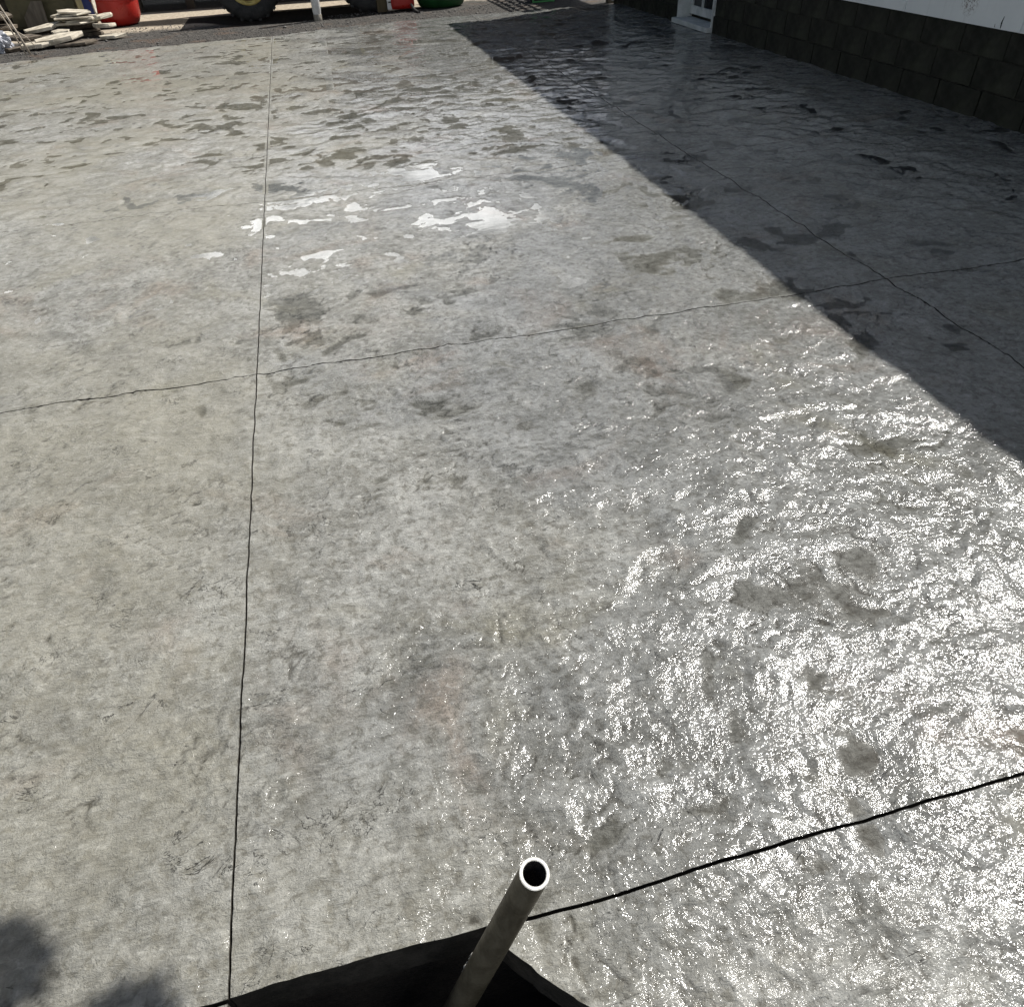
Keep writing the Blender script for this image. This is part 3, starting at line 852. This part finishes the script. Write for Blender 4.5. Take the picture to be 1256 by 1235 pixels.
r = tag(empty('cabinet', (-3.92, 15.1, GZ)), 'olive metal cabinet standing behind the loose flagstones', 'cabinet')
box('body', (0, 0.2, 0.68), (0.98, 0.5, 1.30), M_OLIVE, r, 0.008)
box('plinth', (0, 0.2, 0.015), (0.94, 0.46, 0.03), M_BLACK, r)
for s in (-1, 1):
    d = box('door', (s * 0.242, -0.062, 0.68), (0.476, 0.018, 1.22), M_OLIVE, r, 0.004)
    box('handle', (s * 0.03, -0.078, 0.72), (0.014, 0.014, 0.12), M_BLACK, d)
bm = bmesh.new()
tr = [(-0.24, 0), (0.14, 0), (0.15, 0.50), (-0.04, 0.50), (-0.24, 0.26)]
for yy_ in (0, 0.025):
    bm.faces.new([bm.verts.new((x, yy_, z)) for x, z in tr])
bm.verts.ensure_lookup_table()
for i in range(5):
    j = (i + 1) % 5
    bm.faces.new((bm.verts[i], bm.verts[j], bm.verts[5 + j], bm.verts[5 + i]))
tag(bm_obj('board', bm, M_GREYW, loc=(-3.97, 14.80, GZ), rot=(R(-12), 0, R(4)), scale=(0.8, 1, 0.82)), 'dull brown grey board with a sloping corner leaning on the olive cabinet', 'board')

r = tag(empty('storage_box', (-3.50, 16.0, GZ)), 'narrow blue box with white edge strips behind the stacked flagstones', 'box')
box('body', (0, 0.12, 0.45), (0.24, 0.26, 0.9), M_BLUE, r, 0.01)
for s in (-1, 1): box('edge_strip', (s * 0.128, -0.012, 0.45), (0.022, 0.022, 0.9), M_WPOST, r, 0.003)

def lathe_obj(name, prof, mat, n=28, parent=None, **k): return bm_obj(name, add_lathe(bmesh.new(), prof, n), mat, parent, smooth=True, **k)
r = tag(empty('drum', (-2.84, 15.05, GZ)), 'big round red plastic drum behind the stacked flagstones', 'drum')
lathe_obj('body', [(0, 0.0), (0.22, 0.0), (0.28, 0.03), (0.325, 0.12), (0.345, 0.3), (0.35, 0.42), (0.35, 0.62), (0.33, 0.86), (0.27, 0.96), (0.12, 1.0), (0, 1.0)], M_RED, parent=r)
for z in (0.36, 0.66): lathe_obj('hoop', [(0.349, z - 0.02), (0.362, z - 0.012), (0.362, z + 0.012), (0.349, z + 0.02)], M_RED, parent=r)
lathe_obj('cap', [(0.0, 1.055), (0.045, 1.055), (0.05, 1.04), (0.05, 0.998)], M_BLACK, 16, parent=r)

# silver bag at the left edge
bm = bmesh.new()
bmesh.ops.create_icosphere(bm, subdivisions=4, radius=0.19)
for v in bm.verts:
    p = v.co.normalized()
    k = 1 + 0.28 * abs(math.sin(p.x * 7 + p.z * 3)) * math.sin(p.y * 9 + p.x * 4) + random.uniform(-0.03, 0.03)
    v.co = Vector((p.x * 0.20 * k, p.y * 0.17 * k, max(p.z * 0.17 * k, -0.10)))
tag(bm_obj('bag', bm, worn('silver_plastic', (0.20, 0.21, 0.24), (0.42, 0.43, 0.46), 14, 0.3, 0.5, 0.006), loc=(-4.13, 12.95, GZ + 0.10)), 'crumpled silver plastic bag at the left end of the flagstones', 'bag')

# leaning forked sticks
def stick(pts, rad, forks, label):
    root = tag(empty('stick', pts[0]), label, 'stick', 'bare sticks stuck up among the flagstones')
    o = Vector(pts[0])
    sub = []
    pts2 = [Vector(p) - o for p in pts]
    bm = add_tube(bmesh.new(), pts2, [rad * (1 - 0.55 * i / (len(pts) - 1)) for i in range(len(pts))], 8)
    bm_obj('stem', bm, M_STICK, root, smooth=True)
    for f in forks:
        bm_obj('twig', add_tube(bmesh.new(), [Vector(p) - o for p in f], [rad * 0.55, rad * 0.4, rad * 0.2][:len(f)], 6), M_STICK, root, smooth=True)
stick([(-3.63, 12.56, GZ), (-3.70, 12.60, 0.20), (-3.80, 12.66, 0.52), (-3.86, 12.7, 0.72), (-3.95, 12.8, 1.05)], 0.016, [[(-3.70, 12.60, 0.20), (-3.62, 12.66, 0.12), (-3.56, 12.7, -0.02)], [(-3.77, 12.64, 0.40), (-3.83, 12.6, 0.44)]], 'pale forked stick leaning left with its foot at the patio edge')
stick([(-3.70, 12.62, GZ), (-3.80, 12.68, 0.3), (-3.93, 12.72, 0.66), (-4.08, 12.8, 1.2)], 0.010, [[(-3.84, 12.69, 0.40), (-3.90, 12.66, 0.42)]], 'thinner grey stick crossing behind the pale forked one')
stick([(-4.20, 12.9, GZ + 0.05), (-4.14, 12.88, 0.12), (-4.22, 12.86, 0.28)], 0.010, [], 'short crooked stick standing beside the silver bag')

# pallets at the top left, a crumpled brown sheet on them
def pallet(loc, rz, label):
    r = tag(empty('pallet', loc, (0, 0, rz)), label, 'pallet', 'dark pallets stacked at the left')
    for k in range(6): box('deck_board', (-0.5 + 0.2 * k, 0, 0.125), (0.12, 1.0, 0.02), M_DARKW, r)
    for k in range(3): box('bearer', (0, -0.45 + 0.45 * k, 0.06), (1.15, 0.09, 0.10), M_DARKW, r)
for i, lab in enumerate(['lowest dark wooden pallet of the stack at the left', 'second dark wooden pallet from the ground', 'third dark wooden pallet from the ground', 'topmost dark wooden pallet under the brown sheet']):
    pallet((-5.05 + 0.03 * (i % 2), 15.75, GZ + 0.137 * i), 0.05 * (-1) ** i, lab)
bm = bmesh.new()
N = 26
gg = [[bm.verts.new((-0.6 + 1.2 * i / N, -0.5 + 1.0 * j / N, 0.09 + 0.07 * math.sin(i * 0.9 + j * 0.4) * math.cos(j * 0.7 - i * 0.3) + random.uniform(-0.015, 0.015) + 0.08 * math.sin(math.pi * i / N))) for i in range(N + 1)] for j in range(N + 1)]
for j in range(N):
    for i in range(N): bm.faces.new((gg[j][i], gg[j][i + 1], gg[j + 1][i + 1], gg[j + 1][i]))
o = bm_obj('sheet', bm, worn('brown_sheet', (0.10, 0.075, 0.05), (0.24, 0.19, 0.14), 6, 0.8, 0.4, 0.005), smooth=True, loc=(-4.95, 15.7, GZ + 0.137 * 4))
sm_ = o.modifiers.new('thick', 'SOLIDIFY'); sm_.thickness = 0.008
tag(o, 'crumpled brown sheet thrown over the dark pallets', 'sheet')

# ------------------------------------------------------------------ farm wagon on yellow wheels
def wagon():
    r = tag(empty('farm_wagon', (0.2, 14.85, GZ)), 'low farm wagon with yellow wheel rims parked beyond the gravel', 'wagon')
    wheels = []
    R0 = 0.50
    def wheel(x, y):
        w = empty('wheel', (x, y, R0), (math.pi / 2, 0, 0), r)
        lathe_obj('tyre', [(0.285, -0.10), (0.36, -0.125), (0.44, -0.125), (0.49, -0.10), (0.50, -0.05), (0.50, 0.05), (0.49, 0.10), (0.44, 0.125), (0.36, 0.125), (0.285, 0.10)], M_BLACK, 36, parent=w)
        lb = bmesh.new()
        for k in range(22):
            a = 2 * math.pi * k / 22
            for s in (-1, 1):
                add_box(lb, (0.495 * math.cos(a + 0.07 * s), 0.495 * math.sin(a + 0.07 * s), s * 0.06), (0.035, 0.045, 0.11), 0, Matrix.Rotation(a + 0.07 * s, 3, 'Z'))
        bm_obj('tread', lb, M_BLACK, w)
        lathe_obj('rim', [(0.295, -0.095), (0.298, 0.10), (0.285, 0.118), (0.255, 0.112), (0.235, 0.06), (0.235, -0.095)], M_YEL, 36, parent=w)
        lathe_obj('wheel_disc', [(0.237, 0.03), (0.17, 0.02), (0.12, 0.05), (0.07, 0.05), (0.07, 0.10), (0, 0.10)], M_RUST, 28, parent=w)
        return w
    ws = []
    for x in (-0.95, 0.91):
        for y in (-0.52, 0.62): ws.append(wheel(x, y))
    for x in (-0.95, 0.91):
        bm_obj('axle', add_tube(bmesh.new(), [(x, -0.46, R0), (x, 0.56, R0)], 0.045, 10), M_RUST, r)
    for y in (-0.2, 0.3): box('chassis_beam', (0, y, 0.62), (2.9, 0.08, 0.14), M_RUST, r, 0.005)
    for k in range(5): box('cross_beam', (-1.2 + 0.6 * k, 0.05, 0.73), (0.09, 1.5, 0.08), M_RUST, r)
    for k in range(9): box('deck_plank', (0, -0.66 + 0.178 * k, 0.79), (2.9, 0.17, 0.035), M_DARKW, r, 0.003)
    for y in (-0.75, 0.85): box('side_board', (0, y, 1.0), (2.9, 0.03, 0.40), M_RED if y < -9 else M_RUST, r, 0.004)
    bm_obj('drawbar', add_tube(bmesh.new(), [(1.3, 0.05, 0.6), (1.9, 0.05, 0.42), (2.25, 0.05, 0.40)], 0.035, 10), M_RUST, r)
wagon()

# white post standing in front of the wagon
r = tag(empty('post', (0.235, 13.72, GZ)), 'slim white post standing in front of the farm wagon', 'post')
lathe_obj('shaft', [(0.058, 0.0), (0.058, 0.10), (0.064, 0.12), (0.062, 1.15), (0.05, 1.19), (0, 1.2)], M_WPOST, 20, parent=r)
lathe_obj('foot', [(0.061, -0.005), (0.063, 0.0), (0.063, 0.08), (0.0585, 0.085)], worn('muddy_paint', (0.16, 0.14, 0.11), (0.3, 0.28, 0.24), 20), 20, parent=r)

# red fuel can, brown post, green tub, green-rimmed crate
r = tag(empty('fuel_can', (1.60, 14.02, GZ)), 'red plastic fuel can with a white printed strip beside the green tub', 'fuel can')
bm = bmesh.new(); add_box(bm, (0, 0.1, 0.27), (0.38, 0.24, 0.48), 0.06)
bm_obj('body', bm, M_RED, r, smooth=True)
bm = bmesh.new(); add_tube(bm, [(-0.12, 0.1, 0.49), (-0.10, 0.1, 0.575), (0.08, 0.1, 0.575), (0.12, 0.1, 0.49)], 0.022, 10); bm_obj('handle', bm, M_RED, r, smooth=True)
lathe_obj('cap', [(0.035, 0.0), (0.04, 0.06), (0, 0.06)], M_BLACK, 14, parent=r, loc=(0.15, 0.1, 0.50))
s_ = box('label_strip', (-0.205, 0.02, 0.22), (0.085, 0.012, 0.36), M_WPOST, r)
for k in range(4): box('print', (-0.215 + 0.012 * (k % 2), 0.0125, 0.30 - 0.055 * k), (0.05, 0.003, 0.018), M_BLACK, s_).location -= Vector((0, 0, 0))
tag(bm_obj('strap', add_tube(bmesh.new(), [(0, 0, 0.10), (0.02, -0.06, 0.05), (0.05, -0.14, 0.015), (0.08, -0.26, 0.012)], [0.02, 0.024, 0.028, 0.018], 8), M_BLACK, loc=(1.72, 13.92, GZ)), 'short black strap end lying on the gravel below the red can', 'strap')
r = tag(empty('stake', (1.28, 14.10, GZ)), 'squat brown timber stake between the wagon wheel and red can', 'stake')
box('shaft', (0, 0.06, 0.40), (0.16, 0.12, 0.80), worn('brown_timber', (0.06, 0.045, 0.02), (0.11, 0.085, 0.045), 8, 0.8, 0.5, 0.005, stretch=(1, 1, 0.2)), r, 0.012)
box('cap_piece', (0, 0.06, 0.815), (0.2, 0.16, 0.03), M_DARKW, r, 0.004)

r = tag(empty('tub', (2.26, 14.27, GZ)), 'dark green oval plastic tub standing right of the red fuel can', 'tub')
prof = [(0.0, 0.0), (0.30, 0.0), (0.36, 0.03), (0.42, 0.16), (0.47, 0.42), (0.50, 0.44), (0.485, 0.415), (0.40, 0.17), (0.34, 0.04), (0.0, 0.03)]
bm_obj('shell', add_lathe(bmesh.new(), prof, 36, Matrix.Diagonal((1.0, 0.66, 1.0, 1))), M_GREEN, r, smooth=True)
for s in (-1, 1):
    bm_obj('handle', add_tube(bmesh.new(), [(s * 0.48, -0.10, 0.40), (s * 0.56, -0.06, 0.46), (s * 0.56, 0.06, 0.46), (s * 0.48, 0.10, 0.40)], 0.016, 8), M_BLACK, r, smooth=True)

r = tag(empty('crate', (3.88, 13.85, GZ)), 'black crate with a green rim in the shade of the fence', 'crate')
box('tub', (0, 0.15, 0.16), (0.34, 0.28, 0.30), M_BLACK, r, 0.02)
M_GRIM = worn('green_rim', (0.05, 0.22, 0.07), (0.08, 0.3, 0.1), 6, 0.5)
rb = bmesh.new()
for s in (-1, 1):
    add_box(rb, (s * 0.175, -0.0, 0.165), (0.022, 0.02, 0.33)); 
add_box(rb, (0, -0.002, 0.014), (0.328, 0.018, 0.022)); add_box(rb, (0, -0.002, 0.318), (0.328, 0.018, 0.022))
bm_obj('rim', rb, M_GRIM, r)

# grey beam on blocks in front of the shed
M_GB = worn('grey_galvanised', (0.16, 0.17, 0.17), (0.27, 0.28, 0.28), 6, 0.55, 0.2, 0.003)
r = tag(empty('beam', (-2.35, 16.75, GZ)), 'grey steel beam laid on timber blocks before the dark shed', 'beam')
for z_ in (0.22, 0.36): box('flange', (0, 0, z_), (1.25, 0.12, 0.014), M_GB, r)
box('web', (0, 0, 0.29), (1.25, 0.012, 0.124), M_GB, r)
for s in (-1, 1): box('block', (s * 0.45, 0, 0.104), (0.14, 0.22, 0.208), M_DARKW, r, 0.004)

# ------------------------------------------------------------------ dark shed across the back
def shed():
    Y = 18.0; x0, x1 = -14.0, 6.4
    r = tag(empty('shed', (-4, Y, GZ)), 'long dark timber shed with open bays behind the parked things', 'shed')
    def P(o): o.location -= Vector(r.location); return o
    bh = add_box(bmesh.new(), (0, 0, 0), (0.245, 0.03, 3.2), 0.003); me = bpy.data.meshes.new('wall_board'); bh.to_mesh(me); bh.free(); me.materials.append(M_DARKW)
    x = x0
    while x < x1:
        P(link('wall_board', me, None, r, loc=(x + 0.125, Y + 0.03 + random.uniform(-0.004, 0.004), 1.6))); x += 0.252
    for x in np.arange(x0, x1 + 0.1, 3.4): P(box('post', (x, Y - 0.10, 1.6), (0.18, 0.18, 3.2), M_DARKW, r, 0.006))
    P(box('side_wall', (x1 + 0.02, Y + 2.5, 1.6), (0.05, 5, 3.2), M_DARKW, r))
    bm = bmesh.new()
    sec = [(Y - 0.7, 3.15), (Y + 5.4, 4.3), (Y + 5.4, 4.42), (Y - 0.7, 3.27)]
    A = [bm.verts.new((x0 - 0.3, y, z)) for y, z in sec]; B = [bm.verts.new((x1 + 0.3, y, z)) for y, z in sec]
    for i in range(4): bm.faces.new((A[i], A[(i + 1) % 4], B[(i + 1) % 4], B[i]))
    bm.faces.new(A); bm.faces.new(B)
    P(bm_obj('roof', bm, M_ROOF, r))
shed()

# ------------------------------------------------------------------ trees: behind the shed, and one whose bough overhangs the near left
M_BARK = worn('bark', (0.06, 0.045, 0.03), (0.13, 0.10, 0.07), 12, 0.9, 0.8, 0.01, stretch=(1, 1, 0.3))
def leaf_mat():
    q = NM('leaf')
    v = q.coord()
    f = q.noise(v, 2.5, 4)
    q.set(Base_Color=q.mix(q.rng(f, 0.3, 0.7), (0.035, 0.075, 0.018), (0.075, 0.12, 0.03)), Roughness=0.5)
    return q.m
M_LEAF = leaf_mat()
def leaves(centers, radii, n, size):
    """leaf-sized quads through ellipsoidal clumps"""
    P = []; F = []
    k = 0
    for c, rr, nn in zip(centers, radii, n):
        d = rng.normal(size=(nn, 3)); d /= np.linalg.norm(d, axis=1)[:, None]
        p = np.array(c) + d * (rng.uniform(0, 1, nn) ** 0.45)[:, None] * np.array(rr)
        t = rng.normal(size=(nn, 3)); t /= np.linalg.norm(t, axis=1)[:, None]
        b = np.cross(t, rng.normal(size=(nn, 3))); b /= np.linalg.norm(b, axis=1)[:, None]
        s = size * rng.uniform(0.6, 1.3, nn)[:, None]
        P.append(np.stack([p - t * s, p + b * s * 0.45, p + t * s, p - b * s * 0.45], 1).reshape(-1, 3))
    P = np.concatenate(P)
    F = np.arange(len(P), dtype=np.int32)
    me = bpy.data.meshes.new('crown')
    me.vertices.add(len(P)); me.vertices.foreach_set('co', P.ravel())
    me.loops.add(len(P)); me.loops.foreach_set('vertex_index', F)
    me.polygons.add(len(P) // 4); me.polygons.foreach_set('loop_start', np.arange(len(P) // 4, dtype=np.int32) * 4)
    me.update(calc_edges=True)
    return me
def tree(x, y, h, w, label, seed):
    r = tag(empty('tree', (x, y, GZ)), label, 'tree', 'trees behind the shed')
    rr = random.Random(seed)
    bm = bmesh.new()
    add_tube(bm, [(0, 0, 0), (0.05, 0, h * 0.3), (0.1, 0.05, h * 0.6), (0.05, 0, h * 0.85)], [0.22, 0.17, 0.1, 0.04], 10)
    cs, rs, ns = [], [], []
    for k in range(16):
        a = rr.uniform(0, 6.28); q_ = rr.uniform(0.2, 1.0)
        c = (math.cos(a) * w * q_, math.sin(a) * w * q_, h * rr.uniform(0.4, 0.95) - q_ * 0.5)
        add_tube(bm, [(0.05, 0, h * 0.35), (c[0] * 0.5, c[1] * 0.5, c[2] - 0.3), c], [0.07, 0.045, 0.015], 6)
        cs.append(c); rs.append((w * 0.42, w * 0.42, w * 0.34)); ns.append(420)
    bm_obj('trunk', bm, M_BARK, r, smooth=True)
    link('crown', leaves(cs, rs, ns, 0.16), M_LEAF, r)
    return r
tree(-9.5, 25.5, 7.0, 2.4, 'broad leafy tree behind the left end of the shed', 1)
tree(-14.5, 24.0, 8.5, 2.8, 'tallest leafy tree beyond the left end of the shed', 2)
for k_, (x_, y_, h_, lab_) in enumerate([(-12.0, 1.0, 9.4, 'nearest leafy tree of the unseen row added to block sky on the left'), (-12.6, 5.4, 10.6, 'second nearest leafy tree of the unseen row added to block sky on the left'),
                                  (-12.2, 9.8, 9.8, 'middle leafy tree of the unseen row added to block sky on the left'), (-12.9, 14.4, 10.8, 'farthest leafy tree of the unseen row added to block sky on the left')]):
    tree(x_, y_, h_, 3.4, lab_, 10 + k_)['group'] = 'unseen trees added on the left to block sky'  # out-of-view row, added to cut skylight and deepen the shade

def overhang():
    r = tag(empty('overhanging_tree', (3.3, -2.4, GZ)), 'leafy tree beside the house with a bough hanging over the patio', 'tree')
    o = Vector(r.location)
    bm = bmesh.new()
    add_tube(bm, [Vector(p) - o for p in [(3.3, -2.4, GZ), (3.2, -2.3, 1.6), (3.0, -2.0, 2.9), (3.0, -1.9, 4.6)]], [0.16, 0.14, 0.11, 0.03], 12)
    add_tube(bm, [Vector(p) - o for p in [(3.05, -2.05, 2.7), (2.6, -1.0, 3.3), (2.05, 0.4, 3.5), (1.66, 1.3, 3.36), (1.50, 1.66, 3.28)]], [0.07, 0.05, 0.035, 0.016, 0.006], 8)
    bm_obj('trunk', bm, M_BARK, r, smooth=True)
    C = [((1.45, 1.70, 3.30), (0.13, 0.10, 0.09), 480), ((1.34, 1.60, 3.28), (0.14, 0.12, 0.08), 520), ((1.765, 1.58, 3.34), (0.075, 0.06, 0.06), 150), ((1.55, 1.34, 3.36), (0.2, 0.14, 0.1), 300),
         ((1.9, 0.9, 3.45), (0.35, 0.35, 0.2), 500), ((2.3, 0.1, 3.6), (0.45, 0.5, 0.3), 800), ((2.8, -1.0, 3.8), (0.7, 0.8, 0.5), 1500), ((3.0, -2.0, 4.4), (1.0, 1.0, 0.8), 2500)]
    link('crown', leaves([Vector(c) - o for c, _, _ in C], [q_ for _, q_, _ in C], [n for _, _, n in C], 0.042), M_LEAF, r)
overhang()
